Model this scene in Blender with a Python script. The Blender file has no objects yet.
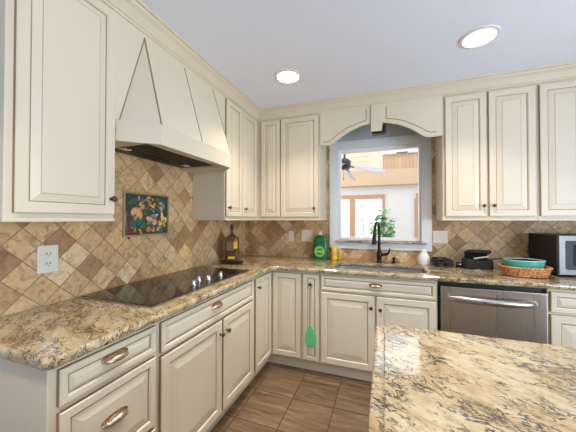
import bpy, bmesh, math, random
from mathutils import Vector, Matrix
random.seed(7)
PI = math.pi
SC = bpy.context.scene
COL = SC.collection

# ------------------------------------------------------------------ camera, world, lights, exposure
cam_d = bpy.data.cameras.new('camera'); cam = bpy.data.objects.new('camera', cam_d); COL.objects.link(cam)
cam_d.sensor_width = 36; cam_d.lens = 36 * 267.18 / 576; cam_d.clip_start = .02
yaw, pitch = math.radians(19.70), math.radians(.716)
fw = Vector((-math.sin(yaw) * math.cos(pitch), math.cos(yaw) * math.cos(pitch), math.sin(pitch)))
cam.location = (1.5749, -2.8585, 1.3384)
cam.rotation_euler = fw.to_track_quat('-Z', 'Y').to_euler()
SC.camera = cam
w = bpy.data.worlds.new('world'); SC.world = w; w.use_nodes = True
w.node_tree.nodes['Background'].inputs['Color'].default_value = (.86, .93, 1.0, 1)
w.node_tree.nodes['Background'].inputs['Strength'].default_value = 2.0

def lamp(name, kind, loc, energy, color, rot=(0, 0, 0), **kw):
    d = bpy.data.lights.new(name, kind); d.energy = energy; d.color = color
    for k, v in kw.items(): setattr(d, k, v)
    o = bpy.data.objects.new(name, d); o.location = loc; o.rotation_euler = rot; COL.objects.link(o); return o

sun = lamp('sun', 'SUN', (3, -6, 8), .3, (1, .96, .9), angle=math.radians(20))
sun.rotation_euler = Vector((-.35, .75, -1.0)).to_track_quat('-Z', 'Y').to_euler()
for x, y in ((.88, -2.9), (2.15, -2.9), (2.15, -4.6), (.88, -4.6)):     # unseen ceiling lamps added behind the camera to light the room
    lamp('downlight', 'AREA', (x, y, 2.44), 5, (1, .90, .80), shape='DISK', size=.16, spread=math.radians(100))
lamp('patio_daylight', 'AREA', (4.15, -3.0, .9), 104, (.68, .83, 1.0), rot=(0, PI / 2, 0), shape='RECTANGLE', size=1.7, size_y=2.3)
lamp('downlight', 'AREA', (1.15, -1.55, 2.44), 4, (.98, .97, 1.0), shape='DISK', size=.16, spread=math.radians(80))  # unseen lamp added over the aisle to brighten floor and base fronts
lamp('sunroom_fill', 'AREA', (1.5, 1.6, 4.1), 36, (.96, .98, 1.0), shape='RECTANGLE', size=5, size_y=2.2)  # unseen area lamp added under the roof to brighten the sunroom
SC.view_settings.view_transform = 'Standard'; SC.view_settings.look = 'None'
SC.view_settings.gamma = 1; SC.view_settings.use_curve_mapping = False
SC.view_settings.exposure = .41

# ------------------------------------------------------------------ materials
def srgb(r, g, b):
    f = lambda c: (c / 255 / 12.92) if c / 255 <= .04045 else ((c / 255 + .055) / 1.055) ** 2.4
    return (f(r), f(g), f(b), 1)
MATS = {}
def P(name, col, rough=.5, metal=0, **kw):
    m = bpy.data.materials.new(name); m.use_nodes = True; MATS[name] = m
    b = m.node_tree.nodes['Principled BSDF']
    b.inputs['Base Color'].default_value = col; b.inputs['Roughness'].default_value = rough; b.inputs['Metallic'].default_value = metal
    for k, v in kw.items(): b.inputs[k.replace('_', ' ')].default_value = v
    return m
class NT:
    def __init__(s, m):
        s.m = m; s.t = m.node_tree; s.b = s.t.nodes['Principled BSDF']
    def n(s, typ, **kw):
        nd = s.t.nodes.new('ShaderNode' + typ)
        for k, v in kw.items():
            if k.startswith('i_'): s.set(nd.inputs[k[2:].replace('_', ' ')], v)
            else: setattr(nd, k, v)
        return nd
    def set(s, inp, v):
        if hasattr(v, 'is_output'): s.t.links.new(v, inp)
        else: inp.default_value = v
    def math(s, op, a, b=0.0, c=None, clamp=False):
        nd = s.t.nodes.new('ShaderNodeMath'); nd.operation = op; nd.use_clamp = clamp
        s.set(nd.inputs[0], a); s.set(nd.inputs[1], b)
        if c is not None: s.set(nd.inputs[2], c)
        return nd.outputs[0]
    def ramp(s, fac, stops, interp='LINEAR'):
        nd = s.t.nodes.new('ShaderNodeValToRGB'); nd.color_ramp.interpolation = interp
        e = nd.color_ramp.elements
        while len(e) < len(stops): e.new(.5)
        for el, (p, c) in zip(e, stops): el.position = p; el.color = c
        s.set(nd.inputs[0], fac); return nd.outputs[0]
    def mix(s, fac, a, b, mode='MIX'):
        nd = s.t.nodes.new('ShaderNodeMixRGB'); nd.blend_type = mode
        s.set(nd.inputs[0], fac); s.set(nd.inputs[1], a); s.set(nd.inputs[2], b); return nd.outputs[0]
    def obj(s):
        return s.n('TexCoord').outputs['Object']
    def sep(s, v):
        nd = s.n('SeparateXYZ'); s.set(nd.inputs[0], v); return nd.outputs
    def comb(s, x, y, z=0.0):
        nd = s.n('CombineXYZ')
        for i, v in enumerate((x, y, z)): s.set(nd.inputs[i], v)
        return nd.outputs[0]
    def noise(s, vec, scale, detail=4, rough=.55, dist=0.0):
        nd = s.n('TexNoise'); s.set(nd.inputs['Vector'], vec)
        for k, v in (('Scale', scale), ('Detail', detail), ('Roughness', rough), ('Distortion', dist)): nd.inputs[k].default_value = v
        return nd.outputs['Fac']
    def bump(s, h, strength, dist=.01):
        nd = s.n('Bump'); s.set(nd.inputs['Height'], h); nd.inputs['Strength'].default_value = strength; nd.inputs['Distance'].default_value = dist
        s.t.links.new(nd.outputs[0], s.b.inputs['Normal'])
    def mapping(s, vec, rot=(0, 0, 0), scale=(1, 1, 1)):
        nd = s.n('Mapping'); s.set(nd.inputs[0], vec); nd.inputs['Rotation'].default_value = rot; nd.inputs['Scale'].default_value = scale
        return nd.outputs[0]
    def color(s, c): s.set(s.b.inputs['Base Color'], c)

cream = P('cream_paint', srgb(225, 211, 187), .42)
glaze_and_gap = P('brown_glaze_and_gap', srgb(160, 128, 92), .5)
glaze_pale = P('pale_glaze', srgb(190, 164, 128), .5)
gapm = P('dark_gap', srgb(60, 46, 36), .7)
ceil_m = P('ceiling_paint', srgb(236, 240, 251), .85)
wall_m = P('blue_grey_paint', srgb(196, 200, 208), .8)
casing_m = P('window_white', srgb(226, 226, 226), .4)
vinyl_m = P('white_vinyl', srgb(245, 246, 248), .3)
steel = P('stainless', srgb(186, 178, 170), .30, 1.0)
steel_d = P('dark_liner', srgb(70, 64, 60), .35, .8)
chrome = P('chrome', srgb(215, 215, 215), .15, 1.0)
bronze = P('oil_rubbed_bronze', srgb(42, 34, 30), .35, .7)
knob_m = P('antique_bronze_knob', srgb(104, 82, 60), .35, .9)
pull_m = P('antique_pewter', srgb(196, 172, 146), .27, 1.0)
black_gl = P('black_glass', srgb(16, 14, 13), .06, 0, Specular_IOR_Level=.65)
black_pl = P('black_plastic', srgb(26, 25, 26), .4)
black_fab = P('black_fabric', srgb(46, 44, 43), .85)
dk_metal = P('dark_brown_metal', srgb(50, 40, 34), .3, .5)
white_pl = P('white_plastic', srgb(232, 226, 214), .4)
beige_pl = P('beige_plastic', srgb(244, 232, 212), .45)
ceramic = P('white_ceramic', srgb(238, 234, 228), .25)
green_soap = P('green_bottle', srgb(28, 120, 66), .25, 0, Transmission_Weight=.15)
green_lab = P('pale_green_label', srgb(150, 210, 110), .4)
green_lab2 = P('green_print', srgb(40, 140, 70), .4)
yellow = P('yellow_glaze', srgb(240, 205, 20), .3)
yellow_b = P('pale_band', srgb(214, 180, 120), .4)
amber = P('amber_glass', srgb(150, 112, 84), .05, 0, Transmission_Weight=.7, IOR=1.45)
liquor = P('dark_liquor', srgb(58, 18, 10), .1)
paper_tan = P('tan_label', srgb(128, 108, 84), .6)
yel_tag = P('yellow_tag', srgb(226, 190, 40), .6)
teal = P('teal_glaze', srgb(84, 172, 150), .25)
teal_in = P('pale_inside', srgb(196, 222, 208), .3)
wick = P('wicker', srgb(196, 128, 70), .6)
rubber_g = P('green_silicone', srgb(110, 205, 140), .5)
wire_m = P('grey_wire', srgb(120, 116, 110), .4, .6)
mw_win = P('microwave_window', srgb(34, 34, 36), .35, 0, Specular_IOR_Level=.3)
pine = P('pine', srgb(222, 194, 160), .5)
pine_d = P('pine_casing', srgb(204, 162, 126), .45)
sun_wall = P('sunroom_white', srgb(236, 237, 236), .8)
pale_board = P('pale_board', srgb(240, 226, 204), .6)
blade_m = P('fan_blade', srgb(196, 194, 212), .35)
fan_m = P('fan_motor', srgb(60, 64, 74), .4, .5)
bark = P('bark', srgb(170, 166, 162), .9)
ground_m = P('outside_ground', srgb(196, 196, 184), .95)
terra = P('terracotta', srgb(170, 100, 66), .7)
soil = P('soil', srgb(60, 44, 32), .95)
island_paint = P('island_paint', srgb(216, 204, 184), .45)

def leaf_mat():
    m = P('leaf', srgb(96, 168, 84), .45); t = NT(m)
    t.color(t.ramp(t.noise(t.obj(), 14, 2), [(.3, srgb(120, 206, 130)), (.7, srgb(196, 236, 186))])); return m
leaf = leaf_mat()

def granite():
    m = P('granite', (1, 1, 1, 1), .07, 0, IOR=1.9); t = NT(m); o = t.obj()
    def dirv(deg, k): return t.mapping(t.mapping(o, (0, 0, math.radians(-deg))), (0, 0, 0), (1, k, k))
    v = dirv(-28, 2.2); v2 = dirv(-32, 1.9)
    base = t.ramp(t.noise(v, 5, 8, .66, .9), [(.28, srgb(132, 108, 74)), (.40, srgb(168, 144, 103)), (.50, srgb(190, 168, 128)), (.60, srgb(200, 184, 150)), (.72, srgb(186, 176, 156)), (.85, srgb(200, 194, 182))])
    fine = t.ramp(t.noise(v, 34, 5, .7, .5), [(.44, (0, 0, 0, 1)), (.70, (1, 1, 1, 1))])
    c = t.mix(t.math('MULTIPLY', fine, .55), base, srgb(150, 122, 82))
    def lines(vec, sc, dist, w0, w1, msc, m0, m1):
        ridge = t.math('ABSOLUTE', t.math('SUBTRACT', t.noise(vec, sc, 4, .6, dist), .5))
        return t.math('MULTIPLY', t.ramp(ridge, [(w0, (1, 1, 1, 1)), (w1, (0, 0, 0, 1))]), t.ramp(t.noise(vec, msc, 3, .6, .5), [(m0, (0, 0, 0, 1)), (m1, (1, 1, 1, 1))]))
    d1 = lines(v2, 12, 1.6, .014, .034, 6.5, .475, .54)
    c = t.mix(t.math('MULTIPLY', d1, .95), c, srgb(46, 44, 50))
    vb = t.n('VectorMath', operation='ADD'); t.set(vb.inputs[0], v2); vb.inputs[1].default_value = (5.3, 2.1, 0)
    d2 = lines(vb.outputs[0], 20, 1.2, .02, .05, 9, .47, .55)
    c = t.mix(t.math('MULTIPLY', d2, .85), c, srgb(62, 54, 52))
    clump = t.ramp(t.noise(v2, 17, 4, .7, 1.2), [(.635, (0, 0, 0, 1)), (.68, (1, 1, 1, 1))])
    c = t.mix(t.math('MULTIPLY', clump, .85), c, srgb(58, 56, 62))
    t.color(c); return m
gran = granite()

def travertine(name, ax, u0, v0, d):
    m = P(name, (1, 1, 1, 1), .5); t = NT(m); o = t.obj(); s = t.sep(o)
    u = t.math('SUBTRACT', s[ax], u0); v = t.math('SUBTRACT', s[2], v0)
    a = t.math('ADD', t.math('DIVIDE', t.math('ADD', u, v), d), .5)
    b = t.math('ADD', t.math('DIVIDE', t.math('SUBTRACT', u, v), d), .5)
    ia, ib = t.math('FLOOR', a), t.math('FLOOR', b)
    wn = t.n('TexWhiteNoise', noise_dimensions='3D'); t.set(wn.inputs['Vector'], t.comb(t.math('ADD', ia, .37), t.math('ADD', ib, .61), 3.0))
    rnd = wn.outputs['Value']
    tile = t.ramp(rnd, [(0, srgb(172, 134, 96)), (.13, srgb(184, 146, 104)), (.26, srgb(206, 170, 125)), (.55, srgb(226, 194, 150)), (.8, srgb(214, 177, 127)), (1, srgb(232, 206, 166))])
    off = t.n('VectorMath', operation='SCALE'); t.set(off.inputs[0], wn.outputs['Color']); off.inputs['Scale'].default_value = 9
    vv = t.n('VectorMath', operation='ADD'); t.set(vv.inputs[0], o); t.set(vv.inputs[1], off.outputs[0])
    n1 = t.noise(vv.outputs[0], 22, 6, .65, 1.2)
    c = t.mix(1.0, tile, t.ramp(n1, [(.34, (.62, .54, .45, 1)), (.47, (.92, .89, .84, 1)), (.66, (1.13, 1.11, 1.07, 1))]), 'MULTIPLY')
    pits = t.ramp(t.noise(vv.outputs[0], 60, 3, .6, .5), [(.66, (0, 0, 0, 1)), (.72, (1, 1, 1, 1))])
    c = t.mix(t.math('MULTIPLY', pits, .45), c, srgb(110, 80, 54))
    fa = t.math('ABSOLUTE', t.math('SUBTRACT', t.math('FRACT', a), .5)); fb = t.math('ABSOLUTE', t.math('SUBTRACT', t.math('FRACT', b), .5))
    e = t.math('MAXIMUM', fa, fb)
    g = t.ramp(e, [(.478, (0, 0, 0, 1)), (.488, (1, 1, 1, 1))])
    c = t.mix(g, c, srgb(150, 122, 92))
    t.color(c); t.bump(t.math('SUBTRACT', 1.0, g), .6, .004); return m
tile_left = travertine('travertine_left', 1, -1.805, 1.221, .1525)
tile_back = travertine('travertine_back', 0, 2.363, 1.121, .1525)

def floor_tile():
    m = P('floor_tile', (1, 1, 1, 1), .32); t = NT(m); o = t.obj(); s = t.sep(o)
    a = t.math('DIVIDE', t.math('SUBTRACT', s[0], .929), .3065); b = t.math('DIVIDE', t.math('ADD', s[1], .948), .315)
    wn = t.n('TexWhiteNoise', noise_dimensions='3D'); t.set(wn.inputs['Vector'], t.comb(t.math('ADD', t.math('FLOOR', a), .3), t.math('ADD', t.math('FLOOR', b), .3), 1.0))
    off = t.n('VectorMath', operation='SCALE'); t.set(off.inputs[0], wn.outputs['Color']); off.inputs['Scale'].default_value = 7
    mp = t.mapping(o, (0, 0, math.radians(-6)), (1.6, 13, 1))
    vv = t.n('VectorMath', operation='ADD'); t.set(vv.inputs[0], mp); t.set(vv.inputs[1], off.outputs[0])
    n1 = t.noise(vv.outputs[0], 2.2, 7, .65, .5)
    c = t.ramp(n1, [(.28, srgb(76, 58, 40)), (.45, srgb(108, 87, 62)), (.58, srgb(124, 103, 78)), (.75, srgb(170, 148, 120))])
    c = t.mix(1.0, c, t.ramp(wn.outputs['Value'], [(0, (.9, .9, .9, 1)), (1, (1.08, 1.08, 1.08, 1))]), 'MULTIPLY')
    fa = t.math('ABSOLUTE', t.math('SUBTRACT', t.math('FRACT', a), .5)); fb = t.math('ABSOLUTE', t.math('SUBTRACT', t.math('FRACT', b), .5))
    g = t.ramp(t.math('MAXIMUM', fa, fb), [(.487, (0, 0, 0, 1)), (.493, (1, 1, 1, 1))])
    t.color(t.mix(g, c, srgb(66, 48, 34))); t.bump(t.math('SUBTRACT', 1.0, g), .4, .003); return m
floor_m = floor_tile()

def boards(name, c1, c2, axis, wdt):
    m = P(name, c1, .5); t = NT(m); o = t.obj(); s = t.sep(o)
    a = t.math('DIVIDE', s[axis], wdt)
    wn = t.n('TexWhiteNoise', noise_dimensions='1D'); t.set(wn.inputs['W'], t.math('FLOOR', a))
    c = t.mix(wn.outputs['Value'], c1, c2)
    f = t.math('ABSOLUTE', t.math('SUBTRACT', t.math('FRACT', a), .5))
    c = t.mix(t.math('MULTIPLY', t.ramp(f, [(.43, (0, 0, 0, 1)), (.47, (1, 1, 1, 1))]), .5), c, srgb(150, 100, 64))
    t.color(c); return m
pine_boards = boards('pine_boards', srgb(208, 172, 138), srgb(224, 192, 160), 0, .075)
cream_boards = boards('cream_boards', srgb(236, 218, 186), srgb(244, 232, 210), 2, .12)
sunfloor_m = boards('sunroom_floor', srgb(170, 130, 90), srgb(186, 146, 104), 0, .12)

def brushed():
    m = MATS['stainless']; t = NT(m); o = t.obj()
    n = t.noise(t.mapping(o, (0, 0, 0), (60, 60, 1)), 1, 2)
    t.set(t.b.inputs['Roughness'], t.math('ADD', t.math('MULTIPLY', n, .10), .24))
brushed()
def wicker_col():
    t = NT(wick); t.color(t.ramp(t.noise(t.mapping(t.obj(), (0, 0, 0), (1, 1, 2.2)), 95, 2), [(.38, srgb(128, 66, 30)), (.5, srgb(204, 134, 74)), (.66, srgb(238, 190, 130))]))
wicker_col()

def glass_mat():
    m = bpy.data.materials.new('window_glass'); m.use_nodes = True; nt = m.node_tree
    for n in list(nt.nodes): nt.nodes.remove(n)
    out = nt.nodes.new('ShaderNodeOutputMaterial'); mx = nt.nodes.new('ShaderNodeMixShader')
    tr = nt.nodes.new('ShaderNodeBsdfTransparent'); gl = nt.nodes.new('ShaderNodeBsdfGlossy'); fr = nt.nodes.new('ShaderNodeFresnel')
    gl.inputs['Roughness'].default_value = .02; fr.inputs['IOR'].default_value = 1.3
    nt.links.new(fr.outputs[0], mx.inputs[0]); nt.links.new(tr.outputs[0], mx.inputs[1]); nt.links.new(gl.outputs[0], mx.inputs[2]); nt.links.new(mx.outputs[0], out.inputs[0])
    return m
glass = glass_mat()
def emit(name, col, s):
    m = P(name, col, .5); b = m.node_tree.nodes['Principled BSDF']; b.inputs['Emission Color'].default_value = col; b.inputs['Emission Strength'].default_value = s; return m
lens_m = emit('lamp_lens', (1, .95, .86, 1), 6)
hood_lens = P('hood_lamp_lens', srgb(206, 200, 190), .2)

# ------------------------------------------------------------------ mesh helpers
ORG = {}
class MB:
    def __init__(s): s.v = []; s.f = []; s.m = []; s.mats = []
    def mi(s, m):
        if m not in s.mats: s.mats.append(m)
        return s.mats.index(m)
    def add(s, verts, faces, mat, fn=None):
        b = len(s.v); s.v += [tuple(fn(*v)) if fn else tuple(v) for v in verts]
        k = s.mi(mat)
        for f in faces: s.f.append([b + i for i in f]); s.m.append(k)
        return s
    def box(s, x0, x1, y0, y1, z0, z1, mat, fn=None):
        v = [(x, y, z) for z in (z0, z1) for y in (y0, y1) for x in (x0, x1)]
        return s.add(v, [(0, 2, 3, 1), (4, 5, 7, 6), (0, 1, 5, 4), (2, 6, 7, 3), (0, 4, 6, 2), (1, 3, 7, 5)], mat, fn)
    def prism(s, poly, d0, d1, mat, fn):          # poly in (u,v), pushed from d0 to d1
        n = len(poly); v = [(a, b, d0) for a, b in poly] + [(a, b, d1) for a, b in poly]
        f = [list(range(n))[::-1], [n + i for i in range(n)]] + [(i, (i + 1) % n, n + (i + 1) % n, n + i) for i in range(n)]
        return s.add(v, f, mat, fn)
    def lathe(s, prof, mat, fn=None, n=24, sx=1, sy=1, power=2):
        v = []; f = []
        for r, z in prof:
            for k in range(n):
                a = 2 * PI * k / n; ca, sa = math.cos(a), math.sin(a)
                if power != 2:
                    e = 2 / power; ca = math.copysign(abs(ca) ** e, ca); sa = math.copysign(abs(sa) ** e, sa)
                v.append((r * ca * sx, r * sa * sy, z))
        for i in range(len(prof) - 1):
            for k in range(n):
                f.append((i * n + k, i * n + (k + 1) % n, (i + 1) * n + (k + 1) % n, (i + 1) * n + k))
        f.append([k for k in range(n)][::-1]); f.append([(len(prof) - 1) * n + k for k in range(n)])
        return s.add(v, f, mat, fn)
    def tube(s, pts, r, mat, n=10, closed=False, fn=None):
        pts = [Vector(p) for p in pts]; N = len(pts); v = []; f = []
        rr = r if isinstance(r, (list, tuple)) else [r] * N
        up = None
        for i, p in enumerate(pts):
            if closed: t = pts[(i + 1) % N] - pts[i - 1]
            else: t = pts[min(i + 1, N - 1)] - pts[max(i - 1, 0)]
            t.normalize()
            if up is None: up = t.orthogonal().normalized()
            up = (up - t * up.dot(t)).normalized(); sd = t.cross(up)
            for k in range(n):
                a = 2 * PI * k / n; v.append(p + (up * math.cos(a) + sd * math.sin(a)) * rr[i])
        for i in range(N if closed else N - 1):
            j = (i + 1) % N
            for k in range(n): f.append((i * n + k, i * n + (k + 1) % n, j * n + (k + 1) % n, j * n + k))
        if not closed: f.append([k for k in range(n)][::-1]); f.append([(N - 1) * n + k for k in range(n)])
        return s.add(v, f, mat, fn)
    def loops(s, loops, mats, capmat, fn=None):   # nested rings, equal counts; last ring is capped
        n = len(loops[0]); v = [p for L in loops for p in L]; b = len(s.v)
        s.v += [tuple(fn(*p)) if fn else p for p in v]
        for i in range(len(loops) - 1):
            k = s.mi(mats[i])
            for j in range(n): s.f.append([b + i * n + j, b + i * n + (j + 1) % n, b + (i + 1) * n + (j + 1) % n, b + (i + 1) * n + j]); s.m.append(k)
        s.f.append([b + (len(loops) - 1) * n + j for j in range(n)]); s.m.append(s.mi(capmat))
        s.f.append([b + j for j in range(n)][::-1]); s.m.append(s.mi(mats[0]))
        return s
    def build(s, name, parent=None, bevel=0, seg=2, smooth=False, origin=None):
        if parent is not None: off = ORG[parent.name]
        elif origin is not None: off = Vector(origin)
        else:
            xs, ys, zs = zip(*s.v); off = Vector(((min(xs) + max(xs)) / 2, (min(ys) + max(ys)) / 2, min(zs)))
        me = bpy.data.meshes.new(name)
        me.from_pydata([Vector(v) - off for v in s.v], [], s.f)
        for m in s.mats: me.materials.append(m)
        for p, k in zip(me.polygons, s.m): p.material_index = k
        bm = bmesh.new(); bm.from_mesh(me); bmesh.ops.recalc_face_normals(bm, faces=bm.faces); bm.to_mesh(me); bm.free()
        if smooth:
            for p in me.polygons: p.use_smooth = True
            me.set_sharp_from_angle(angle=math.radians(40))
        o = bpy.data.objects.new(name, me); COL.objects.link(o)
        if parent is not None: o.parent = parent
        else: o.location = off
        ORG[o.name] = off
        if bevel:
            b = o.modifiers.new('bevel', 'BEVEL'); b.width = bevel; b.segments = seg; b.limit_method = 'ANGLE'; b.angle_limit = math.radians(40)
        return o
def tag(o, label, cat, group=None, kind=None):
    o['label'] = label; o['category'] = cat
    if group: o['group'] = group
    if kind: o['kind'] = kind
    return o
def struct(o): o['kind'] = 'structure'; return o
def thing(name, loc, label, cat, group=None):
    o = bpy.data.objects.new(name, None); o.empty_display_size = .05; COL.objects.link(o); o.location = loc; ORG[o.name] = Vector(loc)
    return tag(o, label, cat, group)
def at(x, y, z): return lambda a, b, c: (x + a, y + b, z + c)
def slab(outline, holes, half, bev, mat, res=3, fn=None):     # rounded-edge plate from a 2-D outline
    cu = bpy.data.curves.new('tmp', 'CURVE'); cu.dimensions = '2D'; cu.fill_mode = 'BOTH'
    cu.extrude = half - bev; cu.bevel_depth = bev; cu.bevel_resolution = res; cu.offset = -bev
    for L in [outline] + holes:
        sp = cu.splines.new('POLY'); sp.points.add(len(L) - 1); sp.use_cyclic_u = True
        for p, q in zip(sp.points, L): p.co = (q[0], q[1], 0, 1)
    o = bpy.data.objects.new('tmp', cu); COL.objects.link(o)
    dg = bpy.context.evaluated_depsgraph_get(); dg.update()
    me = bpy.data.meshes.new_from_object(o.evaluated_get(dg))
    mb = MB(); mb.add([tuple(v.co) for v in me.vertices], [list(p.vertices) for p in me.polygons], mat, fn)
    bpy.data.objects.remove(o); bpy.data.curves.remove(cu); bpy.data.meshes.remove(me)
    # weld
    key = {}; mp = []; vv = []
    for v in mb.v:
        k = tuple(round(c, 5) for c in v)
        if k not in key: key[k] = len(vv); vv.append(v)
        mp.append(key[k])
    ff = []; mm = []
    for f, m in zip(mb.f, mb.m):
        g = []
        for i in f:
            if mp[i] not in g: g.append(mp[i])
        if len(g) > 2: ff.append(g); mm.append(m)
    mb.v, mb.f, mb.m = vv, ff, mm
    return mb
def rrect(x0, x1, y0, y1, r, n=6):
    L = []
    for cx, cy, a0 in ((x1 - r, y1 - r, 0), (x0 + r, y1 - r, 90), (x0 + r, y0 + r, 180), (x1 - r, y0 + r, 270)):
        for k in range(n + 1):
            a = math.radians(a0 + 90 * k / n); L.append((cx + r * math.cos(a), cy + r * math.sin(a)))
    return L
def mapB(face): return lambda u, v, d: (u, -face - d, v)
def mapL(face): return lambda u, v, d: (face + d, u, v)

# ------------------------------------------------------------------ cabinet joinery
T = .019
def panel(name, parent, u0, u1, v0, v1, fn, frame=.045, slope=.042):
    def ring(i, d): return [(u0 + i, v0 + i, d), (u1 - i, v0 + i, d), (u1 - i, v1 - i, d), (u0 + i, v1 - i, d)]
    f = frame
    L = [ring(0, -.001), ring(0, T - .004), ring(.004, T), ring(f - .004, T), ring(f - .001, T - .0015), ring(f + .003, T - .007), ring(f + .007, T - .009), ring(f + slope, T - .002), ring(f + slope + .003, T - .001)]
    mats = [glaze_and_gap, cream, cream, cream, cream, glaze_and_gap, cream, glaze_pale if v0 > 1.2 else cream]  # outer band: glaze brown also paints in the shade of the edge gap
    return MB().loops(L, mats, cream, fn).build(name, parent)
def knob(parent, u, v, fn, mat=None):
    pr = [(.0075, 0), (.0075, .002), (.005, .004), (.005, .012), (.009, .016), (.0135, .021), (.014, .025), (.0115, .029), (.005, .031), (.001, .0312)]
    return MB().lathe(pr, mat or knob_m, lambda a, b, c: fn(u + a, v + b, T + c), 16).build('knob', parent, smooth=True)
def cup_pull(parent, u, v, fn, wd=.050, h=.016):
    mb = MB(); nu, nv = 20, 7; V = []; F = []
    for i in range(nu + 1):
        t = -1 + 2 * i / nu; c = math.sqrt(max(0, 1 - abs(t) ** 2.2))
        for j in range(nv + 1):
            a = PI * .5 * j / nv * 1.35 - .25
            V.append((u + t * wd, v - .008 + (h * 1.6) * c * (math.sin(a) * .62 + .05) + .004, T + .003 + .026 * c * max(0, math.cos(a)) ** .8))
    for i in range(nu):
        for j in range(nv): k = i * (nv + 1) + j; F.append((k, k + 1, k + nv + 2, k + nv + 1))
    mb.add(V, F, pull_m, fn)
    pl = [(u + wd * 1.05 * math.cos(a) , v + .006 + h * .95 * math.sin(a)) for a in [2 * PI * k / 28 for k in range(28)]]
    mb.prism(pl, T - .0005, T + .0025, pull_m, fn)
    o = mb.build('cup_pull', parent, smooth=True)
    s = o.modifiers.new('shell', 'SOLIDIFY'); s.thickness = .002
    return o

# ------------------------------------------------------------------ room shell
CT = .918          # counter top height
struct(MB().box(-.15, 6, -6.5, 0, -.1, 0, floor_m).build('floor', origin=(0, 0, 0)))
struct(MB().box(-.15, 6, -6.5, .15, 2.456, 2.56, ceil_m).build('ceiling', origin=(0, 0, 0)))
struct(MB().box(-.15, 0, -6.5, .15, 0, 2.456, wall_m).build('wall_left', origin=(0, 0, 0)))
OX0, OX1, OZ0, OZ1 = 1.118, 1.925, 1.10, 2.088
wb = MB()
wb.box(0, OX0, 0, .15, 0, 2.456, wall_m).box(OX1, 6, 0, .15, 0, 2.456, wall_m).box(OX0, OX1, 0, .15, 0, OZ0, wall_m).box(OX0, OX1, 0, .15, OZ1, 2.456, wall_m)
struct(wb.build('wall_back', origin=(0, 0, 0)))
wr = MB().box(4.2, 4.35, -6.5, -4.2, 0, 2.456, wall_m).box(4.2, 4.35, -1.8, 0, 0, 2.456, wall_m).box(4.2, 4.35, -4.2, -1.8, 2.45, 2.456, wall_m)
struct(wr.build('wall_right', origin=(0, 0, 0)))
wfr = MB().box(-.15, 4.35, -6.65, -6.5, 0, 2.456, wall_m)
struct(wfr.build('wall_front', origin=(0, 0, 0)))
tl = MB().box(0, .008, -2.345, 0, .90, 1.345, tile_left).box(0, .008, -1.91, -.945, 1.345, 1.86, tile_left)
struct(tl.build('trim_1', origin=(0, 0, 0)))
tb = MB().box(.008, 1.03, -.008, 0, .90, 1.345, tile_back).box(1.03, 2.005, -.008, 0, .90, 1.034, tile_back).box(2.005, 3.4, -.008, 0, .90, 1.345, tile_back)
tb.box(.99, 1.03, -.008, 0, 1.345, 2.2, tile_back).box(2.005, 2.05, -.008, 0, 1.345, 2.2, tile_back)
struct(tb.build('trim_2', origin=(0, 0, 0)))

# kitchen window: casing, vinyl frame, granite stool, pane
cas = MB()
for a, b, c, d in ((1.03, 1.128, 1.034, 2.16), (1.915, 2.005, 1.034, 2.16), (1.128, 1.915, 2.078, 2.16), (1.128, 1.915, 1.034, 1.098)):
    cas.box(a, b, -.022, 0, c, d, casing_m)
win = struct(cas.build('window_1', origin=(0, 0, 0), bevel=.003))
fr = MB()
y0, y1 = .03, .11
for a, b, c, d in ((OX0, 1.142, 1.12, OZ1), (1.903, OX1, 1.12, OZ1), (1.142, 1.903, 2.055, OZ1), (1.142, 1.903, 1.12, 1.152)):
    fr.box(a, b, y0, y1, c, d, vinyl_m)
fr.build('window_frame', win, bevel=.004)
MB().box(1.14, 1.905, .068, .072, 1.15, 2.057, glass).build('window_pane', win)
st = slab([(1.095, -.052), (1.955, -.052), (1.955, -.0225), (OX1 - .001, -.0225), (OX1 - .001, .11), (OX0 + .001, .11), (OX0 + .001, -.0225), (1.095, -.0225)], [], .0095, .004, gran, 2, at(0, 0, 1.1095))
st.build('window_sill', win)

# ------------------------------------------------------------------ crown moulding
cp = [(0, 2.368), (.007, 2.368), (.007, 2.38), (.016, 2.384), (.022, 2.394), (.045, 2.42), (.064, 2.431), (.068, 2.436), (.068, 2.444), (.082, 2.446), (.082, 2.4555), (0, 2.4555)]
path = [(0, -2.322, 0, -1), (.328, -2.322, 1, -1), (.328, -.328, 1, -1), (3.3, -.328, 0, -1)]
V = []; F = []; n = len(cp)
for x, y, dx, dy in path:
    for d, z in cp: V.append((x + dx * d, y + dy * d, z))
for i in range(3):
    for j in range(n): F.append((i * n + j, i * n + (j + 1) % n, (i + 1) * n + (j + 1) % n, (i + 1) * n + j))
F += [list(range(n))[::-1], [3 * n + j for j in range(n)]]
struct(MB().add(V, F, cream).build('trim_3', origin=(0, 0, 0)))

# ------------------------------------------------------------------ upper cabinets
UB = .326
UL, UBK = mapL(UB), mapB(UB)
def rail(parent, b):     # light rail under an upper cabinet
    b.build('light_rail', parent, bevel=.004)
c = thing('wall_cabinet', (.16, -2.115, 1.345), 'large single-door cream wall cabinet to the left of the range hood', 'cabinet', 'cream wall cabinets')
MB().box(.0005, UB, -2.318, -1.914, 1.345, 2.4555, cream).build('body', c, bevel=.0015)
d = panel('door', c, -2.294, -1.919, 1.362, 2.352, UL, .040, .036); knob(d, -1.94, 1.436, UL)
rail(c, MB().box(.0005, UB + .012, -2.324, -1.914, 1.328, 1.345, cream))

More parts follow.
